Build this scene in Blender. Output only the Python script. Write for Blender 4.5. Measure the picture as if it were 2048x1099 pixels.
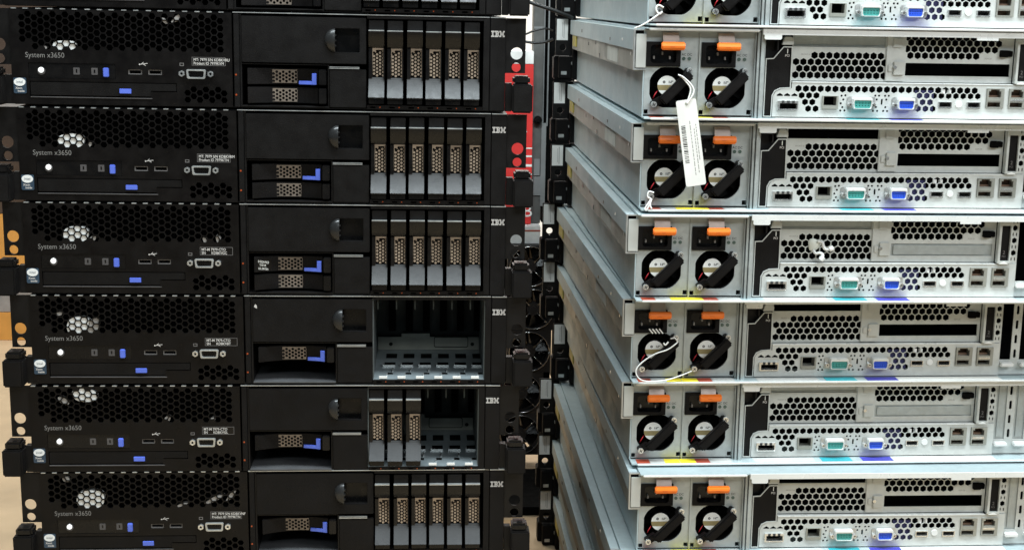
import bpy, bmesh, math, random
from mathutils import Vector, Matrix, geometry
random.seed(7)
for o in list(bpy.data.objects): bpy.data.objects.remove(o)
scn = bpy.context.scene
COL = scn.collection
MM = 0.001
ZOFF = 0.64            # floor level is z = 0

# ------------------------------------------------------------------ camera
F_PX, YAW, PIT, ROL = 2746.16, -0.06504, 0.19625, 0.01643
cp, sp, cy, sy = math.cos(PIT), math.sin(PIT), math.cos(YAW), math.sin(YAW)
fwd = Vector((-sy*cp, cy*cp, -sp)); r0 = Vector((cy, sy, 0)); u0 = Vector((-sy*sp, cy*sp, cp))
cr, sr = math.cos(ROL), math.sin(ROL)
right = r0*cr + u0*sr; up = u0*cr - r0*sr
cam_d = bpy.data.cameras.new('camera'); cam = bpy.data.objects.new('camera', cam_d); COL.objects.link(cam)
m = Matrix.Identity(4)
for i, v in enumerate((right, up, -fwd)):
    for j in range(3): m[j][i] = v[j]
m.translation = Vector((0.864, -1.2669, 0.16234 + ZOFF))
cam.matrix_world = m
cam_d.sensor_fit = 'HORIZONTAL'; cam_d.sensor_width = 36; cam_d.lens = F_PX/2048*36
cam_d.clip_start = 0.05; cam_d.clip_end = 100
scn.camera = cam

# ------------------------------------------------------------------ light
w = bpy.data.worlds.new('World'); scn.world = w; w.use_nodes = True
bg = w.node_tree.nodes['Background']; bg.inputs[0].default_value = (0.72, 0.88, 1.0, 1); bg.inputs[1].default_value = 0.10
def area(name, loc, target, sx, sy_, power, col):
    l = bpy.data.lights.new(name, 'AREA'); l.shape = 'RECTANGLE'; l.size = sx; l.size_y = sy_; l.energy = power; l.color = col
    o = bpy.data.objects.new(name, l); COL.objects.link(o); o.location = loc
    o.rotation_euler = (Vector(target) - Vector(loc)).to_track_quat('-Z', 'Y').to_euler(); return o
area('ceiling_tube_light', (1.05, -0.55, 2.40), (1.10, 0.0, 0.75), 2.6, 0.35, 96, (0.85, 0.96, 1.0))
area('ceiling_tube_light', (1.2, -2.7, 2.3), (1.0, 0.0, 0.6), 2.0, 0.3, 22, (0.88, 0.97, 1.0))
area('ceiling_tube_light', (2.35, -1.3, 1.75), (1.3, 0.0, 0.8), 0.9, 0.5, 19, (0.95, 0.98, 1.0))
area('ceiling_tube_light', (0.1, 1.55, 2.3), (0.1, 1.6, 0.0), 1.2, 0.3, 22, (1.0, 0.93, 0.82))
area('ceiling_tube_light', (1.3, 2.0, 2.3), (1.12, 2.2, 0.5), 0.8, 0.3, 40, (1.0, 0.97, 0.93))
scn.view_settings.view_transform = 'Standard'; scn.view_settings.look = 'None'
scn.view_settings.exposure = 0.0; scn.view_settings.gamma = 1.0
scn.render.engine = 'CYCLES'

# ------------------------------------------------------------------ materials
def mat(name, col, rough=0.5, metal=0.0, var=0.15, vscale=40, bump=0.0, bscale=900, rvar=0.1, coat=0.0, spangle=0.0, dust=0.0, emit=0.0, spec=0.5):
    M = bpy.data.materials.new(name); M.use_nodes = True
    nt = M.node_tree; N = nt.nodes; L = nt.links; b = N['Principled BSDF']
    tc = N.new('ShaderNodeTexCoord'); oi = N.new('ShaderNodeObjectInfo')
    ad = N.new('ShaderNodeVectorMath'); ad.operation = 'ADD'
    ml = N.new('ShaderNodeVectorMath'); ml.operation = 'SCALE'; ml.inputs['Scale'].default_value = 13.0
    cx = N.new('ShaderNodeCombineXYZ')
    for k in range(3): L.new(oi.outputs['Random'], cx.inputs[k])
    L.new(cx.outputs[0], ml.inputs[0]); L.new(tc.outputs['Object'], ad.inputs[0]); L.new(ml.outputs[0], ad.inputs[1])
    nz = N.new('ShaderNodeTexNoise'); nz.inputs['Scale'].default_value = vscale; nz.inputs['Detail'].default_value = 6
    L.new(ad.outputs[0], nz.inputs['Vector'])
    mr = N.new('ShaderNodeMapRange'); mr.inputs[1].default_value = 0.3; mr.inputs[2].default_value = 0.7
    mr.inputs[3].default_value = 1-var; mr.inputs[4].default_value = 1+var
    L.new(nz.outputs['Fac'], mr.inputs[0])
    mx = N.new('ShaderNodeMix'); mx.data_type = 'RGBA'; mx.blend_type = 'MULTIPLY'; mx.inputs[0].default_value = 1
    mx.inputs[6].default_value = (*col, 1); L.new(mr.outputs[0], mx.inputs[7])
    out = mx.outputs[2]
    if spangle:
        vo = N.new('ShaderNodeTexVoronoi'); vo.inputs['Scale'].default_value = 170; L.new(ad.outputs[0], vo.inputs['Vector'])
        sp_ = N.new('ShaderNodeSeparateColor'); L.new(vo.outputs['Color'], sp_.inputs[0])
        m2 = N.new('ShaderNodeMapRange'); m2.inputs[3].default_value = 1-spangle; m2.inputs[4].default_value = 1+spangle
        L.new(sp_.outputs[0], m2.inputs[0])
        mx2 = N.new('ShaderNodeMix'); mx2.data_type = 'RGBA'; mx2.blend_type = 'MULTIPLY'; mx2.inputs[0].default_value = 1
        L.new(out, mx2.inputs[6]); L.new(m2.outputs[0], mx2.inputs[7]); out = mx2.outputs[2]
    if dust:
        nd = N.new('ShaderNodeTexNoise'); nd.inputs['Scale'].default_value = 2600; nd.inputs['Detail'].default_value = 2; L.new(ad.outputs[0], nd.inputs['Vector'])
        rp = N.new('ShaderNodeMapRange'); rp.inputs[1].default_value = 0.62; rp.inputs[2].default_value = 0.8; rp.inputs[4].default_value = dust
        L.new(nd.outputs['Fac'], rp.inputs[0])
        mx3 = N.new('ShaderNodeMix'); mx3.data_type = 'RGBA'; L.new(rp.outputs[0], mx3.inputs[0]); L.new(out, mx3.inputs[6])
        mx3.inputs[7].default_value = (0.22, 0.2, 0.18, 1); out = mx3.outputs[2]
    L.new(out, b.inputs['Base Color'])
    r2 = N.new('ShaderNodeMapRange'); r2.inputs[1].default_value = 0.3; r2.inputs[2].default_value = 0.7
    r2.inputs[3].default_value = max(0.03, rough-rvar); r2.inputs[4].default_value = min(1, rough+rvar)
    n2 = N.new('ShaderNodeTexNoise'); n2.inputs['Scale'].default_value = vscale*2.3; n2.inputs['Detail'].default_value = 5; L.new(ad.outputs[0], n2.inputs['Vector'])
    L.new(n2.outputs['Fac'], r2.inputs[0]); L.new(r2.outputs[0], b.inputs['Roughness'])
    b.inputs['Metallic'].default_value = metal; b.inputs['Specular IOR Level'].default_value = spec; b.inputs['Coat Weight'].default_value = coat
    if bump:
        n3 = N.new('ShaderNodeTexNoise'); n3.inputs['Scale'].default_value = bscale; n3.inputs['Detail'].default_value = 3; L.new(ad.outputs[0], n3.inputs['Vector'])
        bp = N.new('ShaderNodeBump'); bp.inputs['Strength'].default_value = bump; bp.inputs['Distance'].default_value = 0.0006
        L.new(n3.outputs['Fac'], bp.inputs['Height']); L.new(bp.outputs[0], b.inputs['Normal'])
    if emit:
        b.inputs['Emission Color'].default_value = (*col, 1); b.inputs['Emission Strength'].default_value = emit
    return M
MT = {}
def defm(k, *a, **kw): MT[k] = mat(k, *a, **kw)
defm('black_plastic', (0.0040, 0.0033, 0.0033), 0.5, spec=0.17, bump=0.35, bscale=1400, var=0.25, dust=0.03)
defm('black_mesh', (0.0040, 0.0033, 0.0032), 0.36, var=0.25, dust=0.03, spec=0.24)
defm('charcoal', (0.0055, 0.0049, 0.0049), 0.5, spec=0.19, bump=0.35, bscale=1200, var=0.22, dust=0.03)
defm('gloss_black', (0.0045, 0.004, 0.004), 0.28, var=0.2, dust=0.01, spec=0.35)
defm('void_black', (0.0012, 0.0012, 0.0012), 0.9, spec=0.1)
defm('black_steel', (0.0048, 0.0042, 0.0042), 0.45, var=0.3, spec=0.3)
defm('handle_sheen', (0.050, 0.050, 0.051), 0.42, spec=0.35, var=0.10, vscale=90, bump=0.15, bscale=2200)  # dark plastic greyed; light reflected off the handles is in the colour
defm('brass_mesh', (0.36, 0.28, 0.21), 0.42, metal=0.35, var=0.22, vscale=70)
defm('steel', (0.58, 0.59, 0.58), 0.38, metal=0.75, var=0.08, vscale=60)
defm('bright_steel', (0.82, 0.82, 0.80), 0.25, metal=0.85, var=0.06)
defm('rear_plate', (0.585, 0.60, 0.575), 0.50, metal=0.25, var=0.05, vscale=120, bump=0.05, bscale=2600, spangle=0.03)
defm('psu_plate', (0.45, 0.485, 0.48), 0.46, metal=0.45, var=0.06, vscale=120, spangle=0.04, bump=0.05, bscale=2600)
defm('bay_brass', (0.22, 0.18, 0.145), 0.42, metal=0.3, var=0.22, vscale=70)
defm('dome_black', (0.018, 0.018, 0.018), 0.32, var=0.15)
defm('bay_steel', (0.075, 0.075, 0.078), 0.4, var=0.2)
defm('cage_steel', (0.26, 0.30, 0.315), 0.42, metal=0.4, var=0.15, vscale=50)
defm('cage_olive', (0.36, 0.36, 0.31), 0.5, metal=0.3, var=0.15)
defm('cage_shaded', (0.12, 0.135, 0.135), 0.5, metal=0.3, var=0.15)  # cage steel darkened for the shade on its sides and roof
defm('clip_reflection', (0.42, 0.34, 0.30), 0.45, metal=0.3)  # steel tinted with the orange tab's reflection
defm('galvanised', (0.50, 0.59, 0.61), 0.5, metal=0.40, var=0.05, vscale=14, spangle=0.035, bump=0.04, bscale=700)
defm('rail_steel', (0.36, 0.36, 0.32), 0.45, metal=0.5, var=0.09, vscale=14, spangle=0.03)
defm('pale_bracket', (0.56, 0.57, 0.54), 0.5, metal=0.3, var=0.05)
defm('lit_zinc', (0.80, 0.81, 0.79), 0.32, metal=0.15, var=0.05)  # zinc paled; overhead light on edges and shells is in the colour
defm('white_plastic', (0.80, 0.80, 0.78), 0.45, var=0.05)
defm('glint_grey', (0.30, 0.28, 0.26), 0.5, var=0.3)
defm('white_paper', (0.78, 0.77, 0.73), 0.8, var=0.06)
defm('grey_paper', (0.50, 0.50, 0.48), 0.8, var=0.1)
defm('print_name', (0.20, 0.19, 0.18), 0.6)
defm('print_dim', (0.14, 0.13, 0.125), 0.6, var=0.1)
defm('print_grey', (0.30, 0.285, 0.27), 0.6, var=0.1)
defm('print_light', (0.58, 0.55, 0.52), 0.6, var=0.1)
defm('print_dark', (0.03, 0.03, 0.03), 0.7)
defm('blue_plastic', (0.105, 0.17, 0.68), 0.42, var=0.12)
defm('vga_blue', (0.020, 0.085, 0.62), 0.4, var=0.1)
defm('reflected_blue', (0.02, 0.02, 0.09), 0.6)
defm('rail_paper', (0.62, 0.62, 0.56), 0.7, var=0.12)
defm('serial_teal', (0.05, 0.30, 0.27), 0.42, var=0.15)
defm('teal_sticker', (0.03, 0.36, 0.42), 0.5)
defm('purple_sticker', (0.055, 0.055, 0.42), 0.5)
defm('yellow_sticker', (0.85, 0.68, 0.03), 0.5)
defm('red_sticker', (0.42, 0.06, 0.025), 0.5)
defm('orange_plastic', (0.93, 0.20, 0.015), 0.4, var=0.06)
defm('badge_blue', (0.03, 0.055, 0.085), 0.35)
defm('gold_label', (0.34, 0.27, 0.13), 0.4, metal=0.3)
defm('amber_led', (0.35, 0.06, 0.015), 0.3)
defm('lamp_white', (0.9, 0.9, 0.88), 0.3, emit=0.55)
defm('indicator', (0.075, 0.07, 0.07), 0.4, var=0.2)
defm('green_led', (0.09, 0.13, 0.11), 0.3)
defm('copper_port', (0.20, 0.12, 0.08), 0.4, metal=0.3)
defm('dull_yellow', (0.55, 0.45, 0.10), 0.5)
defm('red_wire', (0.5, 0.02, 0.03), 0.4)
defm('putty', (0.74, 0.76, 0.69), 0.6)
defm('string_white', (0.80, 0.79, 0.76), 0.7)
defm('cable_black', (0.012, 0.012, 0.012), 0.45)
defm('fan_frame', (0.028, 0.026, 0.026), 0.4, var=0.2)
defm('chrome', (0.45, 0.44, 0.43), 0.2, metal=1.0)
defm('post_grey', (0.085, 0.085, 0.08), 0.55, var=0.2, vscale=60)
defm('post_light', (0.18, 0.185, 0.185), 0.5, var=0.1)
defm('carton_red', (0.72, 0.035, 0.03), 0.6, var=0.06)
defm('carton_white', (0.85, 0.84, 0.80), 0.7)
defm('wall_white', (0.84, 0.82, 0.78), 0.9, var=0.05, vscale=6)
defm('floor_tan', (0.47, 0.35, 0.22), 0.75, var=0.13, vscale=9, bump=0.2, bscale=260)
defm('wood_orange', (0.62, 0.29, 0.06), 0.6, var=0.2, vscale=16)
defm('panel_grey', (0.30, 0.28, 0.27), 0.7, var=0.15)
defm('bench_dark', (0.06, 0.035, 0.022), 0.6, var=0.3, vscale=14)
defm('dark_green', (0.012, 0.018, 0.016), 0.6, var=0.4)
defm('plywood', (0.45, 0.30, 0.15), 0.7, var=0.2)

# ------------------------------------------------------------------ mesh building (millimetres: x right, y away, z up)
class MB:
    def __init__(s): s.v = []; s.f = []; s.sm = []
    def add(s, vs, fs, smooth=False):
        b = len(s.v); s.v += [tuple(p) for p in vs]; s.f += [tuple(b+i for i in f) for f in fs]; s.sm += [smooth]*len(fs); return s
    def box(s, x0, x1, y0, y1, z0, z1):
        return s.add([(x0,y0,z0),(x1,y0,z0),(x1,y1,z0),(x0,y1,z0),(x0,y0,z1),(x1,y0,z1),(x1,y1,z1),(x0,y1,z1)],
                     [(0,1,5,4),(1,2,6,5),(2,3,7,6),(3,0,4,7),(4,5,6,7),(3,2,1,0)])
    def plate(s, outer, holes=(), y0=0, y1=1.5, back=False):
        loops = [outer]+list(holes)
        tri = geometry.tessellate_polygon([[Vector((p[0], p[1], 0)) for p in lp] for lp in loops])
        flat = [p for lp in loops for p in lp]; n = len(flat)
        vs = [(p[0], y0, p[1]) for p in flat]+[(p[0], y1, p[1]) for p in flat]
        fs = [t for t in tri]
        if back: fs += [tuple(n+i for i in reversed(t)) for t in tri]
        o = 0
        for lp in loops:
            k = len(lp)
            for i in range(k): a, b = o+i, o+(i+1) % k; fs.append((a, b, n+b, n+a))
            o += k
        return s.add(vs, fs)
    def prism_x(s, poly, x0, x1):      # poly of (y, z), extruded along x
        k = len(poly)
        return s.add([(x0, p[0], p[1]) for p in poly]+[(x1, p[0], p[1]) for p in poly],
                     [tuple(range(k)), tuple(range(2*k-1, k-1, -1))]+[(i, (i+1) % k, k+(i+1) % k, k+i) for i in range(k)])
    def cyl(s, x, z, r, y0, y1, n=20, r1=None):
        r1 = r if r1 is None else r1
        a = [2*math.pi*i/n for i in range(n)]
        return s.add([(x+r*math.cos(t), y0, z+r*math.sin(t)) for t in a]+[(x+r1*math.cos(t), y1, z+r1*math.sin(t)) for t in a],
                     [tuple(range(n)), tuple(range(2*n-1, n-1, -1))]+[(i, (i+1) % n, n+(i+1) % n, n+i) for i in range(n)])
    def tube(s, pts, r, n=8):
        pts = [Vector(p) for p in pts]; rings = []
        for i, p in enumerate(pts):
            d = (pts[min(i+1, len(pts)-1)]-pts[max(i-1, 0)]).normalized()
            a = d.cross(Vector((0.3, 1, 0.2))); a.normalize(); b = d.cross(a)
            rings.append([p+(a*math.cos(2*math.pi*k/n)+b*math.sin(2*math.pi*k/n))*r for k in range(n)])
        vs = [q for rg in rings for q in rg]; fs = []
        for i in range(len(pts)-1):
            for k in range(n): fs.append((i*n+k, i*n+(k+1) % n, (i+1)*n+(k+1) % n, (i+1)*n+k))
        fs += [tuple(range(n)), tuple(range(len(vs)-1, len(vs)-n-1, -1))]
        return s.add(vs, fs, True)
    def bar(s, p, q, w_, y0, y1):       # straight bar in the xz plane
        d = Vector((q[0]-p[0], q[1]-p[1])).normalized(); nx, nz = -d.y*w_/2, d.x*w_/2
        return s.plate([(p[0]-nx, p[1]-nz), (q[0]-nx, q[1]-nz), (q[0]+nx, q[1]+nz), (p[0]+nx, p[1]+nz)], (), y0, y1, True)
    def curved(s, u0, u1, v0, v1, fy, th, n=14):   # strip whose depth follows fy(u)
        for i in range(n):
            pass
        us = [u0+(u1-u0)*i/n for i in range(n+1)]; vs = []
        for u in us:
            y = fy(u); vs += [(u, y, v0), (u, y, v1), (u, y+th, v1), (u, y+th, v0)]
        fs = [(0, 1, 2, 3), (4*n+3, 4*n+2, 4*n+1, 4*n)]
        for i in range(n):
            a = 4*i
            for k in range(4): fs.append((a+k, a+4+k, a+4+(k+1) % 4, a+(k+1) % 4))
        return s.add(vs, fs)
    def mesh(s, bev=0.0, seg=2):
        me = bpy.data.meshes.new('part'); me.from_pydata([(a*MM, b*MM, c*MM) for a, b, c in s.v], [], s.f)
        for p, q in zip(me.polygons, s.sm): p.use_smooth = q
        bm = bmesh.new(); bm.from_mesh(me)
        bmesh.ops.recalc_face_normals(bm, faces=bm.faces)
        if bev:
            ed = [e for e in bm.edges if len(e.link_faces) == 2 and e.calc_face_angle(0) > 0.7]
            bmesh.ops.bevel(bm, geom=ed, offset=bev*MM, segments=seg, affect='EDGES', clamp_overlap=True)
        bm.to_mesh(me); bm.free(); return me
CACHE = {}
def part(name, key, build, mt, parent=None, bev=0.0, loc=(0, 0, 0), rot=None, label=None, stuff=False):
    """one mesh object; alike parts share their mesh through the key"""
    if key is None or key not in CACHE:
        r = build(); me = r.mesh(bev) if isinstance(r, MB) else r
        if not me.materials: me.materials.append(MT[mt])
        me.name = name
        if key is not None: CACHE[key] = me
    else: me = CACHE[key]
    o = bpy.data.objects.new(name, me); COL.objects.link(o)
    if me.materials[0] != MT[mt]:
        o.material_slots[0].link = 'OBJECT'; o.material_slots[0].material = MT[mt]
    o.location = tuple(c*MM for c in loc)
    if rot: o.rotation_euler = rot
    if parent: o.parent = parent
    if label: o['label'] = label
    if stuff: o['kind'] = 'stuff'
    return o
def thing(name, label, cat, loc=(0, 0, 0), rot=(0, 0, 0), group=None):
    o = bpy.data.objects.new(name, None); COL.objects.link(o); o.empty_display_size = 0.02
    o.location = loc; o.rotation_euler = rot; o['label'] = label; o['category'] = cat
    if group: o['group'] = group
    return o
def B(*a): return lambda: MB().box(*a)
def text_mesh(txt, size, y=-0.05, sx=1.0, align='LEFT', extrude=0.03, bold=0.0):
    c = bpy.data.curves.new('t', 'FONT'); c.body = txt; c.size = size; c.align_x = align; c.extrude = extrude; c.offset = bold; c.resolution_u = 3
    o = bpy.data.objects.new('t', c); me = bpy.data.meshes.new_from_object(o)
    for v in me.vertices: x, yy, z = v.co; v.co = (x*sx*MM, (y-z)*MM, yy*MM)
    bpy.data.objects.remove(o); bpy.data.curves.remove(c); me.materials.clear(); return me
def hexa(x, z, r, flat=True):
    return [(x+r*math.cos(math.pi/3*i+(0 if flat else math.pi/6)), z+r*math.sin(math.pi/3*i+(0 if flat else math.pi/6))) for i in range(6)]
def rect(x0, x1, z0, z1): return [(x0, z0), (x1, z0), (x1, z1), (x0, z1)]
def circ(x, z, r, n=20): return [(x+r*math.cos(2*math.pi*i/n), z+r*math.sin(2*math.pi*i/n)) for i in range(n)]
def rrect(x0, x1, z0, z1, r, n=4):
    p = []
    for cx_, cz_, a0 in ((x1-r, z0+r, -90), (x1-r, z1-r, 0), (x0+r, z1-r, 90), (x0+r, z0+r, 180)):
        for i in range(n+1): a = math.radians(a0+90*i/n); p.append((cx_+r*math.cos(a), cz_+r*math.sin(a)))
    return p
def dshape(x0, x1, z0, z1, k=1.6): return rrectd(x0, x1, z0, z1, k)
def rrectd(x0, x1, z0, z1, k): # D-sub outline, wider at the top
    return [(x0+k, z0), (x1-k, z0), (x1-k*0.4, z0+k*0.5), (x1, z1-k*0.5), (x1-k*0.6, z1), (x0+k*0.6, z1), (x0, z1-k*0.5), (x0+k*0.4, z0+k*0.5)]

# ------------------------------------------------------------------ front-facing black server
def ibm_logo():
    # eight-bar slab letters
    I = [[(0, 10)], [(0, 10)], [(3, 7)], [(3, 7)], [(3, 7)], [(3, 7)], [(0, 10)], [(0, 10)]]
    Bt = [[(0, 11.5)], [(0, 13)], [(3, 7), (9.5, 13.5)], [(3, 12.5)], [(3, 12.5)], [(3, 7), (9.5, 13.5)], [(0, 13)], [(0, 11.5)]]
    Mm = [[(0, 5.5), (11.5, 17)], [(0, 6.3), (10.7, 17)], [(3, 7.1), (9.9, 14)], [(3, 7.9), (9.1, 14)], [(3, 6), (6.4, 10.6), (11, 14)], [(3, 6), (7.2, 9.8), (11, 14)], [(0, 6), (8, 9), (11, 17)], [(0, 6), (8.3, 8.7), (11, 17)]]
    mb = MB(); x = 0
    for L_, wd in ((I, 11), (Bt, 14.5), (Mm, 17)):
        for r, segs in enumerate(L_):
            for a, b in segs: mb.box(x+a, x+b, -0.06, 0.0, (7-r)*2.3+0.28, (7-r)*2.3+2.02)
        x += wd
    k = 12.3/x
    mb.v = [(p[0]*k, p[1], p[2]*5.6/18.4) for p in mb.v]
    return mb
def bezel():
    holes = []
    for c in range(33):
        u = 11+5.46*c
        for j in range(6):
            v = 52.0+6.3*j+(3.15 if c % 2 else 0)
            if v > 82.2 or (u > 182 and v < 51): continue
            if c < 2 and j < 1: continue
            holes.append(hexa(u, v, 3.08))
    for c in range(7):
        u = 155.5+5.46*c
        for j in range(3):
            v = 6.6+6.3*j+(3.15 if c % 2 else 0)
            if v < 18.5: holes.append(hexa(u, v, 3.0))
    holes += [rect(15.2, 92, 23.8, 37.6), [(15.6, 7.0), (122.5, 7.0), (122.5, 13.2), (146, 13.2), (146, 21.2), (15.6, 21.2)]]
    holes += [rect(103, 115.5, 28.3, 33), rect(120.7, 133.2, 28.3, 33), dshape(156.3, 171.2, 26.8, 33.2)]
    return MB().plate(rect(0.3, 196, 0.8, 84.6), holes, 0, 2.6)
def lid_tabs():
    mb = MB()
    for k in range(18): mb.box(2+10.75*k, 6.3+10.75*k, -0.4, 4, 84.7, 85.7)
    return mb
def dome():
    mb = MB(); n, mm_ = 12, 8; vs = []; fs = []
    for i in range(mm_+1):
        ph = math.pi/2*i/mm_
        for j in range(n+1):
            a = math.pi/2+math.pi*j/n
            vs.append((288.4+9.6*math.cos(ph)*math.cos(a), -0.4-6.0*math.sin(ph), 62.2+10.6*math.cos(ph)*math.sin(a)))
    for i in range(mm_):
        for j in range(n): fs.append((i*(n+1)+j, i*(n+1)+j+1, (i+1)*(n+1)+j+1, (i+1)*(n+1)+j))
    mb.add(vs, fs, True)
    # flat cut side with grip teeth
    side = [(288.4, -0.4-6.0*math.sin(math.pi*k/12), 62.2+10.6*math.cos(math.pi*k/12)) for k in range(13)]
    mb.add(side, [tuple(range(13))])
    for k in range(3): mb.box(288.2, 289.6, -5.4, -1.5, 57+4.6*k, 58.2+4.6*k)
    return mb
FY = lambda u: 7.5-10.0*((u-245)/36.0)**2
def small_grille(u0_, v0_, nu, nv, pu, pv, r, w_, h_, flat=True):
    hs = []
    for c in range(nu):
        for j in range(nv):
            z = v0_+pv*j+(pv/2 if c % 2 else 0)
            if z+r < h_[1]-0.15 and z-r > h_[0]+0.15: hs.append(hexa(u0_+pu*c, z, r, flat))
    return MB().plate(rect(w_[0], w_[1], h_[0], h_[1]), hs, 0, 0.7)
def bay_carrier(root, v0, lever, text=False):
    body = part('drive_tray', ('tray', 'm'), lambda: MB().curved(209.5, 272.8, 0, 14.6, FY, 8), 'black_plastic', root, 0.4, (0, 0, v0))
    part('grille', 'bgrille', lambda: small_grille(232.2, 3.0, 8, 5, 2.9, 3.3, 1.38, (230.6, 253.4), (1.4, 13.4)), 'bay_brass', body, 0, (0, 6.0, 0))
    part('grille_backing', 'bgb', B(230.7, 253.3, 7.0, 7.4, 1.4, 13.4), 'void_black', body)
    part('end_cap', 'bcap', B(273.6, 280.4, -3.5, 12, 0.3, 14.3), 'gloss_black', root, 0.6, (0, 0, v0))
    if lever:
        def lv():
            mb = MB().curved(255, 267.6, 0.2, 3.5, lambda u: FY(u)-1.6, 3, 6)
            return mb.curved(267.2, 271.4, 0.2, 10.6, lambda u: FY(u)-1.9, 3, 3)
        part('release_lever', 'blever', lv, 'blue_plastic', body, 0.3)
    if text:
        lb = part('serial_label', None, lambda: MB().curved(212.3, 224.6, 2.0, 12.4, lambda u: FY(u)-0.15, 0.2, 4), 'gloss_black', body)
        for k, t in enumerate(('00 SEQN MQ5', 'TS4S UK', 'EXL 0WT0N')):
            part('label_text', None, lambda: text_mesh(t, 2.9, sx=0.66, bold=0.05), 'white_paper', lb, 0, (212.8+(1.6 if k == 1 else 0.3*k), FY(214)-0.4, 9.3-3.3*k), (0, 0, -0.42))
def hdd(root, k):
    X = 318.2+17.47*k+random.uniform(-0.35, 0.35); dz = random.uniform(-0.25, 0.35); dy = random.uniform(-0.8, 0.6)
    body = part('drive_carrier', 'hd_body', B(0.3, 13.9, 6, 70, 5.4, 80.8), 'black_plastic', root, 0.4, (X, dy, dz))
    part('tab', 'hd_tab', B(0.2, 14.1, 0.4, 7, 72.0, 80.6), 'charcoal', body, 0.4)
    def top():
        pr = [(-3.0, 71.4), (-3.2, 70.4)]+[(-3.0+7.0*(1-math.cos(math.pi*i/16))**1.0, 70-15*i/8.0) for i in range(1, 9)]+[(9, 55), (9, 71.4)]
        return MB().prism_x(pr, 0.0, 14.2)
    part('handle_top', 'hd_top', top, 'gloss_black', body, 0.25)
    part('ledge_glint', 'hd_edge', B(0.1, 14.1, -3.5, 1, 71.0, 71.9), 'steel', body, 0.15)  # pale strip stands for light caught on the handle's upper ledge
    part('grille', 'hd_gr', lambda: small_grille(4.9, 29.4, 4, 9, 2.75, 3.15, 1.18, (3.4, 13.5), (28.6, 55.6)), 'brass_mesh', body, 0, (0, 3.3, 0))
    part('grille_backing', 'hd_gb', B(3.3, 13.6, 4.4, 4.8, 28.5, 55.8), 'void_black', body)
    part('side_rail', 'hd_sl', B(0.0, 3.2, 2.2, 6, 28.5, 55.5), 'gloss_black', body, 0.2)
    part('side_rail', 'hd_sr', B(13.5, 14.3, 0.6, 6, 27, 55.5), 'charcoal', body, 0.2)
    def bot():
        pr = [(3.0-9.6*((i/9.0)**1.35), 29.2-17.6*i/9.0) for i in range(10)]+[(-5.6, 10.9), (6, 10.9), (6, 29.2)]
        return MB().prism_x(pr, 0.0, 14.3)
    part('handle', 'hd_bot', bot, 'handle_sheen', body, 0.25)
    part('foot', 'hd_foot', B(0.2, 14.1, -1.5, 6, 5.4, 10.8), 'gloss_black', body, 0.3)
def drive_cage(root):
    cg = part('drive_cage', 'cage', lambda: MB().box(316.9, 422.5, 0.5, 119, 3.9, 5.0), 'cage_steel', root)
    for q, x in enumerate((316.6, 422.0)): part('cage_side', ('cage_sd', q), B(x, x+0.8, 2, 119, 5.0, 83), 'cage_shaded', cg)
    part('cage_roof', 'cage_rf', B(316.9, 422.5, 2, 119, 83, 83.8), 'cage_shaded', cg)
    part('plate_outline', 'cage_po', lambda: MB().plate(rrect(375.4, 410.6, 8.0, 19.2, 2), [rrect(376.0, 410.0, 8.6, 18.6, 1.6)], 111.0, 111.15), 'void_black', cg)
    part('backplane', 'cage_bp', B(317.4, 422, 118.2, 119, 5, 83), 'dark_green', cg)
    def rear():
        mb = MB().plate([(318, 5.2), (421.6, 5.2), (421.6, 18.6), (371, 18.6), (371, 22.4), (342, 22.4), (342, 18.6), (318, 18.6)], [circ(331, 11, 2, 12), circ(415, 11, 2, 12)], 112, 113)
        return mb.box(376, 410, 111.2, 111.9, 8.5, 18.4)
    part('cage_rear_plate', 'cage_rp', rear, 'cage_olive', cg, 0.15)
    for k in range(6):
        x = 325+17.47*k
        part('drive_connector', 'cage_con', B(0, 7, 108, 118, 26, 78), 'void_black', cg, 0, (x+4, 0, 0))
        part('guide_rib', 'cage_rib', B(-0.6, 0.6, 4, 110, 72, 83), 'dark_green', cg, 0, (x-3.5+0, 0, 0))
        part('floor_slot', 'cage_slot', lambda: MB().box(0, 11, 46, 62, 5.02, 5.06), 'void_black', cg, 0, (x+1, 0, 0))
        part('floor_slot', 'cage_slot2', lambda: MB().box(4, 9.5, 17, 24, 5.02, 5.06), 'void_black', cg, 0, (x+1, 0, 0))
        part('floor_slot', 'cage_slot3', lambda: MB().box(1, 12, 78, 96, 5.02, 5.06), 'void_black', cg, 0, (x+1, 0, 0))
        part('floor_tab', 'cage_ftab', lambda: MB().box(0, 11, 44.5, 45.4, 5, 7).box(-1.2, -0.2, 44.5, 50, 5, 7.5).box(8.5, 9.3, 26, 34, 5, 7).box(3.3, 4.2, 10, 16, 5, 6.6), 'bright_steel', cg, 0, (x+1, 0, 0))
        part('front_tab', 'cage_tab', B(0, 7.6, -0.4, 0.4, 5.6, 8.2), 'white_plastic', cg, 0.15, (x-2.4, 0, 0))
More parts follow.
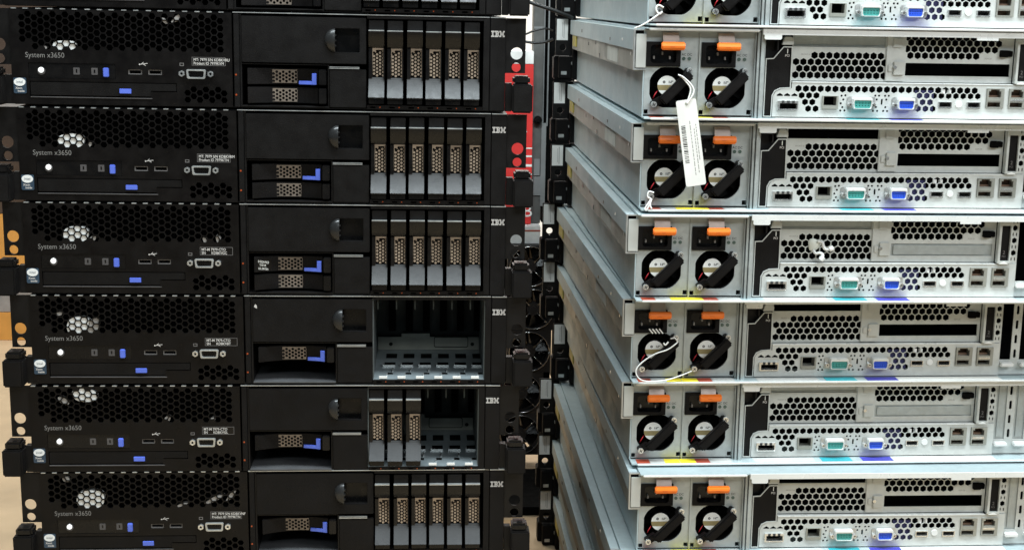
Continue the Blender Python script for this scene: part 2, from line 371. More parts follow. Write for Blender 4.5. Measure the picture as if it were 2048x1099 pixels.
def ear(root, side):
    s = -1 if side == 'l' else 1
    X = (lambda a: a) if side == 'l' else (lambda a: 443.8-a)
    def pl():
        a, b = X(-17.6), X(0.6); a, b = min(a, b), max(a, b)
        hs = [circ(X(-9.5), 53.4, 5.5, 24), circ(X(-9.4), 41.0, 4.2, 20)]
        return MB().plate(rect(a, b, 35.6, 85.0), hs, 1.0, 3.2, True)
    e = part('rack_ear', ('ear', side), pl, 'black_steel', root)
    part('hole_ring', ('ring', side), lambda: MB().plate(circ(X(-9.4), 41.0, 5.1, 20), [circ(X(-9.4), 41.0, 4.3, 20)], 0.5, 1.0), 'gloss_black', e)
    def bd():
        a, b = sorted((X(-24), X(-5.6))); return MB().box(a, b, -13, 8, 0.3, 26.2)
    l = part('latch', ('latch', side), bd, 'charcoal', root, 1.4)
    def cpf():
        a, b = sorted((X(-21.6), X(-6.2))); return MB().box(a, b, -11, 6, 26.2, 33.6)
    part('latch_cap', ('lcap', side), cpf, 'gloss_black', l, 1.8)
    def arm():
        a, b = sorted((X(-5.6), X(0.2))); return MB().box(a, b, 1, 9, 0.6, 26.5)
    part('latch_arm', ('larm', side), arm, 'black_steel', l)
def usb_port(root, x):
    p = part('usb_port', 'fusb', lambda: MB().plate(rect(0.2, 12.3, 28.5, 32.9), [rect(1.0, 11.5, 29.2, 32.2)], 0.7, 8), 'print_dim', root, 0, (x, 0, 0))
    part('socket', 'fusbs', lambda: MB().box(1.0, 11.5, 7.5, 8, 29, 32.4).box(1.6, 10.9, 2.0, 8, 30.8, 31.9), 'void_black', p)
def front_server(row, loc, rot, label, group, slots, lower_bay, ids, hub, tray_text=False):
    R_ = thing('rack_server', label, 'server', loc, rot, group)
    part('chassis', 'f_ch', lambda: MB().box(0.6, 1.6, 3, 690, 0.3, 85.4).box(442, 443, 3, 690, 0.3, 85.4).box(1.6, 442, 4.5, 690, 84.6, 85.6).box(1.6, 442, 3, 690, 0.1, 1.1).box(1.6, 442, 688, 689, 1.1, 84.6), 'black_steel', R_)
    bz = part('mesh_bezel', 'f_bez', bezel, 'black_mesh', R_)
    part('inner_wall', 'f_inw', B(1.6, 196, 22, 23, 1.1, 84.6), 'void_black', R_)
    for k in range(18): part('lid_tab', 'f_tab', B(0, random.choice((3.6, 4.3)), -0.4, 4, 84.7, 85.6), 'steel', R_, 0.1, (2+10.75*k+random.uniform(-0.3, 0.3), 0, 0))
    part('lid_edge', 'f_edge', lambda: MB().box(197, 428, -0.6, 4, 85.0, 85.75), 'steel', R_, 0.1)
    part('lid_edge', 'f_edge2', lambda: MB().box(429, 443, -1.2, 4, 84.9, 85.7), 'steel', R_, 0.1)
    for hx, hz, hw, hh, lean in hub:      # pale patches painted in for glints off metal behind the mesh
        part('glint_patch', None, lambda: MB().plate([(hx+hw/2+hw/2*1.08*math.copysign(abs(math.cos(t))**0.75, math.cos(t))+lean*math.sin(t), hz+hh/2+hh/2*1.08*math.copysign(abs(math.sin(t))**0.75, math.sin(t))) for t in [2*math.pi*q/20 for q in range(20)]], (), 0.9, 7, True), 'white_plastic' if hw > 12 else 'glint_grey', R_)
    ear(R_, 'l'); ear(R_, 'r')
    # badge
    bd = part('processor_badge', 'f_badge', lambda: MB().plate(rrect(1.6, 12.8, 10.0, 24.0, 1.2), (), -0.5, 0, True), 'badge_blue', R_)
    part('oval', 'f_oval', lambda: MB().plate([(7.1+5.1*math.cos(a*math.pi/12), 20.2+3.6*math.sin(a*math.pi/12)) for a in range(24)], (), -0.8, -0.5, True), 'white_plastic', bd)
    part('badge_text', 'f_intel', lambda: text_mesh('intel', 3.3, -0.82, align='CENTER'), 'badge_blue', bd, 0, (7.1, 0, 19.2))
    part('badge_text', 'f_xeon', lambda: text_mesh('Xeon', 2.7, -0.52, align='CENTER', bold=0.06), 'print_light', bd, 0, (6.2, 0, 13.9))
    part('badge_text', 'f_inside', lambda: text_mesh('inside', 2.6, -0.52, align='CENTER', bold=0.06), 'print_light', bd, 0, (8.0, 0, 11.3))
    part('model_name', 'f_name', lambda: text_mesh('System x3650', 6.6, sx=0.93, bold=-0.03), 'print_name', R_, 0, (12.8, 0, 42.2))
    # control strip
    cpn = part('control_panel', 'f_cp', lambda: MB().plate(rect(15.4, 91.8, 24.0, 37.4), [circ(26.5, 30.6, 3.6, 20)], 0.6, 2.5, True), 'gloss_black', R_)
    part('power_button', 'f_pb', lambda: MB().cyl(26.5, 30.3, 3.4, -0.6, 2, 20, 3.4), 'indicator', cpn)
    part('power_lamp', 'f_pl', lambda: MB().cyl(26.5, 31.2, 2.5, -1.1, 1, 20), 'lamp_white', cpn)
    for x in (54.6, 70.5): part('indicator', 'f_ind', lambda: MB().plate(rrect(0, 5.6, 27.5, 33.7, 0.5), [rect(2.1, 3.5, 29, 32.2)], 0.2, 0.6), 'indicator', cpn, 0, (x, 0, 0))
    part('light_path_key', 'f_key', B(81.2, 86.0, -2.0, 1.5, 25.8, 34.0), 'blue_plastic', cpn, 0.6)
    usb_port(R_, 103); usb_port(R_, 120.7)
    part('usb_symbol', 'f_tri', lambda: MB().bar((113.5, 37.6), (120.5, 38.6), 0.5, -0.05, 0).bar((115, 37.9), (117, 39.6), 0.45, -0.05, 0).bar((116.4, 38.0), (118.8, 36.6), 0.45, -0.05, 0).cyl(113.5, 37.6, 0.7, -0.05, 0, 10), 'print_light', R_)
    vp = part('video_port', 'f_vga', lambda: MB().plate(dshape(155.0, 172.4, 25.6, 34.0), [dshape(156.6, 170.8, 27.0, 32.6)], -2.2, 1), 'steel', R_, 0.2)
    part('socket', 'f_vgs', lambda: MB().plate(dshape(156.4, 171.0, 26.8, 32.8), [circ(158.9+1.95*k+(0.6 if r_ % 2 else 0), 28.3+1.5*r_, 0.5, 8) for r_ in range(3) for k in range(5)], 0.2, 1.5), 'gloss_black', vp)
    for x in (150.9, 176.6): part('jack_screw', 'f_scr', lambda: MB().plate(hexa(0, 30.1, 2.9, False), [circ(0, 30.1, 1.1, 12)], -3.0, 0), 'bright_steel', vp, 0.25, (x, 0, 0))
    part('monitor_symbol', 'f_mon', lambda: MB().plate(rect(149, 152.8, 36.8, 39.6), [rect(149.6, 152.2, 37.5, 39.0)], -0.05, 0), 'print_dim', R_)
    il = part('serial_label', 'f_lab', lambda: MB().plate(rect(160, 190, 37.4, 45.0), (), -0.12, 0, True), 'gloss_black', R_)
    part('label_border', 'f_labb', lambda: MB().plate(rect(160, 190, 37.4, 45.0), [rect(160.35, 189.65, 37.75, 44.65)], -0.16, -0.12), 'print_dim', il)
    for k, t in enumerate(ids): part('label_text', ('lt', t), lambda: text_mesh(t, 3.5, -0.16, sx=0.88, bold=0.05), 'print_light', il, 0, (161.4, 0, 41.5-3.2*k))
    # optical drive
    od = part('optical_drive', 'f_dvd', lambda: MB().plate([(16.1, 8.6), (123, 8.6), (123, 13.8), (145.5, 13.8), (145.5, 20.7), (16.1, 20.7)], (), 0.2, 3, True), 'charcoal', R_, 0.4)
    part('eject_button', 'f_ej', B(95, 105.4, -1.2, 1, 11.3, 15.6), 'blue_plastic', od, 0.3)
    part('tray_lip', 'f_lip', B(16, 124, -0.6, 1.2, 6.6, 7.5), 'indicator', od, 0.2)
    part('drive_notch', 'f_dn', B(124, 146, 0.5, 2, 7.4, 13.0), 'black_plastic', od, 0.2)
    # rib
    rb = part('bezel_rib', 'f_rib', B(197.6, 202.6, -0.8, 4, 0.8, 84.4), 'charcoal', R_, 0.5)
    for z in (30, 12): part('status_lamp', 'f_sl', lambda: MB().cyl(199.3, 0, 0.85, -1.1, -0.5, 12), 'amber_led', rb, 0, (0, 0, z))
    # middle
    part('bay_wall', 'f_bw', lambda: MB().box(203.0, 204.4, 1, 90, 1.1, 84.4).box(281.7, 282.9, 1, 90, 1.1, 40).box(204.4, 281.7, 2, 90, 39.4, 40.2), 'black_steel', R_)
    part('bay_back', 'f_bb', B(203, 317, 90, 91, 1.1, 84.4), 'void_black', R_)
    part('bay_floor', 'f_bf', B(204.4, 281.7, -1.0, 90, 1.5, 2.6), 'bay_steel' if lower_bay == 'open' else 'black_steel', R_, 0.1)
    def cover():
        arc = [(288.4+9.6*math.cos(math.pi/2+math.pi*j/12), 62.2+10.6*math.sin(math.pi/2+math.pi*j/12)) for j in range(13)]
        return MB().plate(rect(204.6, 316.4, 41.2, 82.6), [rect(288.5, 310.4, 51.6, 72.8)], -0.6, 3)
    cv = part('bay_cover', 'f_cov', cover, 'charcoal', R_, 0.5)
    part('finger_dome', 'f_dome', dome, 'dome_black', cv)
    part('finger_recess', 'f_rec', lambda: MB().box(288.4, 310.5, 11, 12, 51.4, 73).box(288.4, 310.5, 0, 11, 50.6, 51.5).box(310.4, 311, 0, 11, 51.5, 73), 'gloss_black', cv)
    part('filler_panel', 'f_fil', B(283.3, 316.4, -0.4, 4, 1.8, 36.4), 'charcoal', R_, 0.5)
    part('filler_edge', 'f_file', lambda: MB().box(283.2, 310.2, -1.0, 3, 36.9, 37.5).box(283.2, 310.2, -0.6, 3, 38.1, 38.6), 'steel', R_)
    bay_carrier(R_, 21.6, True, tray_text)
    for q in range(1):
        zz = 60+random.uniform(-12, 18) if row != 3 else 75-2.4*q; xx = (206.2+1.4*q) if row == 3 else random.uniform(215, 275)
        part('scuff_mark', None, lambda: MB().plate([(xx, zz), (xx+2.4+random.random(), zz-1.6), (xx+2.6, zz+1.4), (xx+1.2, zz+2.2+random.random()), (xx+0.3, zz+1.2)], (), -0.68, -0.6, True), 'print_light' if row == 3 else 'charcoal', cv)
    if lower_bay == 'carrier': bay_carrier(R_, 4.6, False)
    # drive bay
    part('cage_frame', 'f_cf', lambda: MB().box(422.8, 428.4, -0.3, 4, 1.0, 84.4).box(317.2, 422.8, -0.3, 2.5, 82.0, 84.4), 'charcoal', R_, 0.3)
    st = part('cage_sill', 'f_sill', lambda: MB().plate(rect(317.2, 422.7, 0.9, 4.4), [rect(320+17.47*k, 325+17.47*k, 1.8, 3.2) for k in range(6)], -0.5, 2.5), 'black_plastic', R_)
    for k in range(6): part('drive_lamp', 'f_dl', lambda: MB().cyl(0, 2.7, 0.6, -0.8, 0, 10), 'amber_led', st, 0, (329+17.47*k, 0, 0))
    if len(slots) < 6: drive_cage(R_)
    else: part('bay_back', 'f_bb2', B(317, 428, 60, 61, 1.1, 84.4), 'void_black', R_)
    for k in slots: hdd(R_, k)
    lg = part('logo_panel', 'f_lgp', B(429.0, 443.0, -0.9, 4, 0.9, 84.5), 'charcoal', R_, 0.5)
    part('maker_logo', 'f_logo', ibm_logo, 'print_light', lg, 0, (429.6, -0.9, 67.9))
    return R_

# ------------------------------------------------------------------ rear-facing silver server
P = 7.16
def upper_plate():
    hs = []
    for row_v, u_s, n in ((61.6, 165.2, 10), (55.3, 147.6, 13), (49.1, 151.1, 12), (42.9, 147.6, 13)):
        for k in range(n): hs.append(hexa(u_s+P*k, row_v, 3.58, False))
    for row_v, u_s, n in ((80.0, 254.7, 13), (74.9, 258.3, 13), (68.9, 254.8, 13), (62.7, 258.3, 10)):
        for k in range(n):
            if row_v > 79: hs.append([(p[0], min(p[1], 81.6)) for p in hexa(u_s+P*k, row_v, 3.55, False)][0:6])
            else: hs.append(hexa(u_s+P*k, row_v, 3.55, False))
    hs += [rect(144.2, 233.6, 69.6, 80.2), rect(254.2, 356.4, 43.6, 55.6), rrect(345.6, 356.9, 62.6, 68.8, 1.2)]
    hs = [dedupe(h) for h in hs]
    return MB().plate(rect(143.4, 359.0, 37.4, 82.6), hs, 5.0, 6.2)
def dedupe(h):
    o = []
    for p in h:
        if not o or abs(p[0]-o[-1][0])+abs(p[1]-o[-1][1]) > 1e-4: o.append(p)
    return o
DOTS = [(970,750),(1010,745),(990,790),(965,830),(985,870),(965,905),(1010,905),(1330,745),(1370,745),(1348,785),(1345,865),(1315,905),(1360,905),(1435,745),(1475,745),(1450,785),(1445,865),(1425,905),(1467,905)]
def lower_plate():
    hs = [hexa(150.2+P*k, 30.2, 3.45, False) for k in range(25)]
    for k in range(3):
        u = 132.4+7.1*k; hs.append([(u-3.0, 22.9), (u+3.0, 22.9), (u+3.0, 24.0), (u, 25.9), (u-3.0, 24.0)])
        hs.append(hexa(153.6+P*k, 23.8, 3.3, False))
    hs += [hexa(157.2, 17.5, 3.3, False), hexa(164.3, 17.5, 3.3, False), hexa(160.6, 11.2, 3.3, False), hexa(167.8, 11.2, 3.3, False)]
    hs += [hexa(268.3+P*k, 24.9, 3.2, False) for k in range(9)]
    hs += [hexa(271.8, 18.7, 3.2, False), hexa(279.0, 18.7, 3.2, False), hexa(267.8, 12.4, 3.2, False), hexa(275.0, 12.4, 3.2, False), hexa(282.2, 12.4, 3.2, False)]
    for x, y in DOTS: hs.append(circ(199.2+(x-1045)*0.0911, 15+(848-y)*0.0908, 1.1, 8))
    hs.append(rrect(230.9, 232.7, 15.6, 21.4, 0.85))
    hs += [rect(131, 149.8, 10.2, 18.3), rect(174.2, 187.6, 13.0, 23.4), rect(287, 300.2, 13.4, 19.4), rect(315, 328.2, 13.4, 19.4), rect(333.6, 351.0, 13.8, 32.8), rect(355.6, 372.8, 13.8, 32.8)]
    outer = [(125.8, 3.2), (380, 3.2), (380, 36.6), (143.6, 36.6), (143.6, 30.4), (133, 29.4), (128.2, 27.0), (125.9, 22.7)]
    return MB().plate(outer, hs, 0, 1.2)
def side_plate():
    hs = []
    for k in range(3):
        hs.append(hexa(376.6, 47.4+12.4*k, 2.9, False))
    for k in range(4):
        z = 41.2+12.4*k
        hs += [[(374.2, z-2.0), (375.6, z-1.2), (375.6, z+1.2), (374.2, z+2.0)], [(379.0, z-2.0), (379.0, z+2.0), (377.8, z+1.2), (377.8, z-1.2)]]
    return MB().plate(rect(373.6, 380, 36.8, 82.6), hs, 1.5, 2.7)
def pci_frame():
    hs = []
    for k in range(3): hs.append(rect(381.4+20.5*k, 392.8+20.5*k, 18.7, 78.2))
    for k in range(3):
        for j in range(4): hs.append(rrect(395.6+20.5*k, 398.4+20.5*k, 20.5+15.2*j, 29.5+15.2*j, 1.2))
    return MB().plate(rect(380.1, 442.6, 3.2, 82.6), hs, 3.0, 4.2)
def fan_hole(x, z):
    pts = []
    for i in range(40):
        a = 2*math.pi*i/40; r = 20.6
        pts.append((x+max(-19.4, min(19.4, r*math.cos(a))), z+max(-19.2, min(18.9, r*math.sin(a)))))
    return dedupe(pts)
def psu_plate():
    return MB().plate(rect(0, 51.4, 3.9, 83.0), [fan_hole(24.7, 29.7), rect(0.5, 4.4, 4.4, 8.6), rect(46.6, 50.8, 4.9, 9.3), rect(2.0, 32.6, 50.2, 71.4)], 0, 1.6)
def psu(root, x, k):
    p = part('power_supply', 'psu', psu_plate, 'psu_plate', root, 0, (x, 0, 0))
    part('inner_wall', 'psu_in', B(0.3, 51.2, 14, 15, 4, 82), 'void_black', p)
    il = part('mains_inlet', 'psu_il', lambda: MB().plate(rect(0.9, 33.8, 49.2, 72.4), [rrect(5, 29.5, 52.5, 69.5, 3)], -2.2, 1.2), 'black_plastic', p, 0.3)
    part('inlet_well', 'psu_iw', B(4, 30.5, 6, 7, 51, 71), 'gloss_black', il)
    for dx, dz in ((8.8, 57.5), (16.8, 61.5), (24.0, 57.5)): part('pin', 'psu_pin', B(-0.7, 0.7, 1.2, 6, -1.5, 1.5), 'print_grey', il, 0.2, (dx, 0, dz))
    clip = part('release_clip', 'psu_clip', lambda: MB().prism_x([(-7.5, 72.0), (-7.5, 71.4), (-6.6, 71.4), (-2.6, 80.2), (0.6, 80.6), (0.6, 81.2), (-3.4, 81.0)], 15.6, 31.0), 'clip_reflection', p, 0.15)
    def tab():
        pr = [(-9.2, 64.9), (-11.4, 66.0), (-12.0, 68.8), (-11.2, 71.6), (-9, 72.6), (-6.8, 72.0), (-6.8, 65.2)]
        return MB().prism_x(pr, 13.8, 36.2)
    part('release_tab', 'psu_tab', tab, 'orange_plastic', clip, 0.9, label='orange plastic release tab')
    part('tab_print', 'psu_tp', lambda: text_mesh('=====', 1.5, -12.1, align='CENTER'), 'red_sticker', clip, 0, (24.0, 0, 67.6))
    # fan
    def blades():
        mb = MB()
        for i in range(7):
            a = 2*math.pi*i/7+0.3; c, s = math.cos(a), math.sin(a); c2, s2 = math.cos(a+0.55), math.sin(a+0.55)
            mb.add([(24.7+9*c, 7, 29.7+9*s), (24.7+19*c, 6, 29.7+19*s), (24.7+19*c2, 11.5, 29.7+19*s2), (24.7+9*c2, 11.5, 29.7+9*s2)], [(0, 1, 2, 3)])
        return mb
    fn = part('fan', 'psu_fan', blades, 'void_black', p)
    part('fan_shroud', 'psu_shr', lambda: MB().plate(circ(24.7, 29.7, 24, 32), [circ(24.7, 29.7, 20.4, 32)], 2.0, 13), 'black_plastic', fn)
    HX, HZ = 22.2, 31.4
    part('hub', 'psu_hub', lambda: MB().cyl(HX, HZ, 9.6, 1.3, 13, 28), 'gloss_black', fn)
    def cap(z0, z1):
        a = [i*2*math.pi/64 for i in range(64)]
        pts = [(HX+9.2*math.cos(t), HZ+max(z0, min(z1, 9.2*math.sin(t)))) for t in a]
        pts = [(HX+math.copysign(min(abs(q[0]-HX), math.sqrt(max(0, 9.2**2-(q[1]-HZ)**2))), q[0]-HX), q[1]) for q in pts]
        return MB().plate(dedupe(pts), (), 0.5, 1.4, True)
    hl = part('hub_label', 'psu_h1', lambda: cap(0.5, 9.2), 'white_paper', fn)
    part('hub_label', 'psu_h2', lambda: cap(-4.6, 0.5), 'gold_label', fn)
    part('hub_label', 'psu_h3', lambda: cap(-9.2, -4.6), 'white_paper', fn)
    part('hub_mark', 'psu_hm', lambda: MB().plate(circ(-3, 0, 1.3, 10), [circ(-3, 0, 0.5, 6)], 0.35, 0.45).box(1.5, 2.1, 0.35, 0.45, -1, 1.2).box(2.8, 4.2, 0.35, 0.45, -0.8, 0).box(3.2, 5.8, 0.35, 0.45, 0.5, 1.1), 'print_dark', fn, 0, (HX, 0, HZ+3.3))
    part('fan_wire', 'psu_w', lambda: MB().tube([(9.5, 3, 19), (11, 2.4, 22.5), (13.5, 3.5, 26)], 0.5, 6), 'red_wire', fn)
    # handle
    def hnd():
        mb = MB().bar((16.0, 17.0), (42.2, 43.4), 9.2, -15, -7.5)
        return mb
    hd = part('handle', 'psu_hnd', hnd, 'black_plastic', p, 1.4)
    part('handle_lug', 'psu_lug', lambda: MB().bar((7.0, 12.6), (17.0, 19.4), 6.6, -8.5, 0.1), 'black_plastic', hd, 1.0)
    part('handle_lug', 'psu_lug2', lambda: MB().bar((38.0, 40.5), (42.4, 47.4), 6.6, -8.5, 0.1), 'black_plastic', hd, 1.0)
    for sx_, sz_ in ((41.5, 45.9), (8.7, 14.0)):
        part('handle_screw', 'psu_scr', lambda: MB().cyl(0, 0, 2.7, -10.2, -8.4, 16, 3.0).cyl(0, 0, 0.0001, -10.3, -10.2, 4), 'bright_steel', hd, 0, (sx_, 0, sz_))
        part('screw_slot', 'psu_ss', lambda: MB().bar((-1.6, -0.9), (1.6, 0.9), 0.7, -10.35, -10.2).bar((0.9, -1.6), (-0.9, 1.6), 0.7, -10.34, -10.2), 'print_dark', hd, 0, (sx_, 0, sz_))
    for lx in (37.0, 42.3): part('status_lamp', 'psu_led', lambda: MB().cyl(0, 56.8, 1.7, -0.5, 0.2, 14), 'green_led', p, 0, (lx, 0, 0))
    part('lamp_text', 'psu_txt', lambda: text_mesh('AC DC', 3.2, -0.05, bold=0.03), 'print_dark', p, 0, (34.9, 0, 59.6))
    return p
def dsub(root, x0, x1, colour, key):
    z0, z1 = 12.4, 20.4
    pt = part(colour[0], key+'_sh', lambda: MB().plate(dshape(x0-1.3, x1+1.3, z0-0.6, z1+2.3), [dshape(x0-0.3, x1+0.3, z0+0.2, z1-0.4)], -7.0, 0.3), 'lit_zinc', root, 0.5)
    part('flange', key+'_fl', lambda: MB().plate(rrect(x0-5.6, x1+5.6, z0-1.2, z1+2.9, 2), (), -1.0, -0.1, True), 'steel', pt, 0.2)
    part('insert', key+'_in', lambda: MB().plate(dshape(x0-0.3, x1+0.3, z0+0.2, z1-0.4), [circ(x0+2.2+(x1-x0-4.4)*i/4.0, z0+2.6+2.4*j, 0.55, 8) for i in range(5) for j in range(2)], -5.6, -1), colour[1], pt, 0)
    for sx_ in (x0-3.3, x1+3.4): part('jack_screw', 'r_jack', lambda: MB().plate(hexa(0, 15.6, 2.1, False), [circ(0, 15.6, 0.9, 10)], -4.6, -0.9), 'bright_steel', pt, 0.2, (sx_, 0, 0))
def lan(root, x0, x1, key):
    def shell():
        jack = [(x0+1.8, 24.2), (x1-3.2, 24.2), (x1-3.2, 30.0), (x1-5.0, 30.0), (x1-5.0, 31.8), (x0+3.6, 31.8), (x0+3.6, 30.0), (x0+1.8, 30.0)]
        return MB().plate(rect(x0, x1, 13.8, 32.8), [jack, rect(x0+1.2, x1-3.4, 15.0, 19.4)], -1.6, 8)
    s = part('network_port', key, shell, 'rail_steel', root, 0.15)
    part('socket', key+'s', lambda: MB().box(x0+1, x1-3, 9, 10, 14, 32).box(x0+2.4, x1-4, 3, 9, 24.3, 26), 'copper_port', s)
    part('port_bridge', key+'b', B(x0+1.4, x1-3.2, -2.0, -1.0, 20.6, 22.6), 'bright_steel' if key.endswith('2') else 'rail_steel', s, 0.2)  # second port's bridge is brighter, painting a reflection there
def rail(root):
    rl = part('slide_rail', 'rail', lambda: MB().box(-9.6, -0.6, 3, 622, 64.0, 83.4), 'galvanised', root, 0.3)
    part('rail_web', 'rail_l', lambda: MB().box(-7.6, -0.6, 3.4, 612, 44.6, 63.9), 'rail_steel', rl, 0.3)
    part('rail_end', 'rail_e', lambda: MB().plate(rect(-7.6, 2.2, 47.8, 79.4), (), -1.6, 0, True), 'pale_bracket', rl, 0.3)
    part('rail_frame', 'rail_f', lambda: MB().plate(rect(-9.7, 2.4, 45.6, 83.5), [rect(-8.3, 2.3, 47.0, 82.6)], -1.2, 2.8), 'steel', rl, 0.1)
    part('rail_gap', 'rail_g', lambda: MB().box(-8.2, 2.2, 0.6, 1.4, 47.1, 82.5), 'void_black', rl)
    part('rail_label', 'rail_lb', lambda: MB().box(-7.85, -7.6, 130, 215, 47, 62), 'rail_paper', rl)
    part('yellow_catch', 'rail_y', lambda: MB().box(-9.4, -7.6, 548, 590, 49, 63), 'dull_yellow', rl, 0.6)
    for y, z, s_ in ((330, 62, 2.6), (405, 58, 2.0), (290, 48, 2.6), (80, 72, 1.4), (30, 60, 1.4), (470, 72, 2.0), (180, 70, 1.6)):
        part('rail_screw', ('rail_s', s_), lambda: MB().box(-0.3, 0.3, -s_*1.6, s_*1.6, -s_, s_), 'gloss_black' if s_ > 1.5 else 'bright_steel', rl, 0.1, (-9.7 if z > 63.9 else -7.8, y, z))
def front_ear_rear(root):
    e = part('rack_ear', 'rear_ear', lambda: MB().plate(rect(-28.5, 6, 34, 86.0), [circ(-18, 45.5, 4.6, 20), circ(-18, 35.9+3.2, 0.6, 8)], 640, 643, True), 'black_steel', root)
    part('ear_label', 'rear_el', lambda: MB().plate(rect(-27, -11.4, 55.4, 84.4), (), 639.6, 640, True), 'white_paper', e)
    part('label_lines', 'rear_ll', lambda: MB().box(-17.2, -16.4, 639.5, 639.6, 58, 82).box(-19.2, -18.7, 639.5, 639.6, 60, 80), 'print_grey', e)
    lt = part('latch', 'rear_lt', lambda: MB().box(-30, -6, 646, 668, 1, 33), 'black_plastic', root, 1.5)
    part('latch_hinge', 'rear_lh', lambda: MB().box(-24, -3, 628, 646, 3, 33).box(-6, 3, 612, 640, 2, 44), 'black_plastic', lt, 1.0)
    part('latch_pin', 'rear_lp', lambda: MB().box(-7.2, -6.2, 622, 630, 22, 26).box(-21, -13, 627.4, 628, 8, 13), 'steel', lt, 0.3)
    part('front_bezel', 'rear_fb', lambda: MB().box(0, 443, 640, 668, 0.5, 85.3), 'black_plastic', root, 0.6)
def rear_server(loc, rot, label, group, top, low, pci, full=True):
    R_ = thing('rack_server', label, 'server', loc, rot, group)
    ch = part('chassis', 'r_ch', lambda: MB().box(0, 1.2, 0.2, 640, 1.0, 84.4).box(442, 443, 0.2, 640, 1.0, 84.4).box(1.2, 442, 16, 17, 1.6, 84.0) if False else
              MB().box(0, 1.2, 0.2, 640, 1.0, 84.4).box(442, 443, 0.2, 640, 1.0, 84.4).box(1.2, 442, 630, 640, 1.6, 84.0), 'galvanised', R_, 0.15)
    part('base_pan', 'r_pan', lambda: MB().box(0.4, 442.6, -13.6, 636, 0.5, 2.1), 'galvanised', R_, 0.1)
    part('base_lip', 'r_lip', lambda: MB().box(6.0, 442, -15.2, -13.7, -0.1, 2.3), 'lit_zinc', R_, 0.7)
    part('lid', 'r_lid', lambda: MB().box(0.2, 442.8, -11, 638, 84.4, 85.4), 'galvanised', R_, 0.1)
    part('lid_flange', 'r_fl1', lambda: MB().box(2.6, 107.4, -13.0, -11.1, 82.9, 85.6), 'lit_zinc', R_, 0.8)
    part('lid_flange', 'r_fl2', lambda: MB().plate([(110.4, 80.6), (111.8, 80.6), (111.8, 77.2), (113, 76.2), (127, 76.2), (128.3, 77.2), (128.3, 80.6), (315.3, 80.6), (315.3, 78.2), (335.8, 78.2), (335.8, 80.6), (442.6, 80.6), (442.6, 85.9), (110.4, 85.9)], (), -13.0, -11.2, True), 'lit_zinc', R_, 0.7)
    rail(R_); front_ear_rear(R_)
    if not full: return R_
    # power supply bay
    part('psu_bay_frame', 'r_bay', lambda: MB().box(52.7, 54.0, -1.5, 30, 2.6, 83.6).box(105.6, 106.6, -3, 30, 1.6, 84).box(1.2, 106, 2, 30, 83.2, 84.3), 'psu_plate', R_, 0.1)
    part('divider_wall', 'r_div', lambda: MB().box(107.4, 109.6, -6, 20, 1.6, 84).box(110.4, 113.4, -8, 20, 1.6, 84).box(113.9, 115.4, -4, 20, 1.6, 79), 'psu_plate', R_, 0.15)
    psu(R_, 1.4, 0); psu(R_, 54.2, 1)
    part('dark_baffle', 'r_cav', lambda: MB().box(107, 442, 34, 35, 1.6, 84), 'void_black', R_)  # baffle added to keep the inside dark behind the openings
    # labels lying on the base pan; the long grey one stands for shaded metal
    for k, (a, b, mt_) in enumerate(((6.2, 19.6, 'red_sticker'), (20, 34.6, 'grey_paper'), (34.9, 50.4, 'yellow_sticker'), (50.8, 66.8, 'yellow_sticker'), (67.0, 81.2, 'red_sticker'), (82, 104, 'grey_paper'), (127, 190, 'grey_paper'), (197, 228.6, 'teal_sticker'), (239.3, 271.4, 'purple_sticker'), (271.6, 379, 'white_paper'))):
        part('pan_strip', ('stk', k), lambda: MB().box(a, b, -13.4, -0.6, 2.14, 2.24), mt_, R_)
    # riser one panel
    poly = [(117, 3.0), (125, 3.0), (125.3, 22.9), (127.6, 27.4), (132.6, 29.8), (142.6, 30.3), (142.3, 69.6), (133.4, 69.6), (124.2, 58.6), (117, 58.2)]
    inner = [(117.9, 3.9), (124.2, 3.9), (124.4, 23.2), (126.9, 28.1), (132.3, 30.7), (141.7, 31.2), (141.4, 68.7), (133.8, 68.7), (124.6, 57.7), (117.9, 57.3)]
    r1 = part('riser_panel', 'r_r1', lambda: MB().plate(poly, (), 1.0, 2.0, True), 'charcoal', R_, label='black riser cover marked 1 PCI')
    part('panel_rim', 'r_r1r', lambda: MB().plate(poly, [inner], -0.4, 1.0), 'rear_plate', r1)
    part('panel_text', 'r_r1t', lambda: text_mesh('1', 6.2, 0.9, align='CENTER', bold=0.06), 'white_paper', r1, 0, (137.9, 0, 63.2))
    part('panel_text', 'r_r1u', lambda: text_mesh('PCI', 3.0, 0.9, align='CENTER', bold=0.05), 'print_light', r1, 0, (137.8, 0, 60.0))
    part('riser_bracket', 'r_br', lambda: MB().box(116, 130, 6, 7, 58, 78).box(127, 128.5, -2, 7, 66, 79), 'black_steel', R_)
    part('riser_clip', 'r_cl', lambda: MB().plate([(131.6, 71.2), (142.9, 71.2), (142.9, 75.4), (140.8, 78.8), (134, 78.8), (132.8, 74.6)], (), -1.6, 4, True), 'rear_plate', R_, 0.5)
    up = part('riser_plate', 'r_up', upper_plate, 'rear_plate', R_)
    part('slot_bracket', 'r_sb', lambda: MB().box(234.4, 252.8, 3.0, 4.9, 38.2, 82.2), 'rear_plate', R_, 0.4)
    part('bracket_latch', 'r_sbl', lambda: MB().box(241.6, 251.6, 0.8, 3, 44, 57).box(236.4, 241, 1.8, 3, 47, 54).box(240, 248.5, 1.4, 3, 70, 79), 'pale_bracket', R_, 0.5)
    part('bracket_screw', 'r_sbs', lambda: MB().cyl(242.6, 51.4, 1.7, 0.0, 1.6, 14), 'bright_steel', R_)
    part('small_print', 'r_sp1', lambda: text_mesh('FRONT-A', 2.1, 4.95), 'print_grey', up, 0, (152, 0, 61.6))
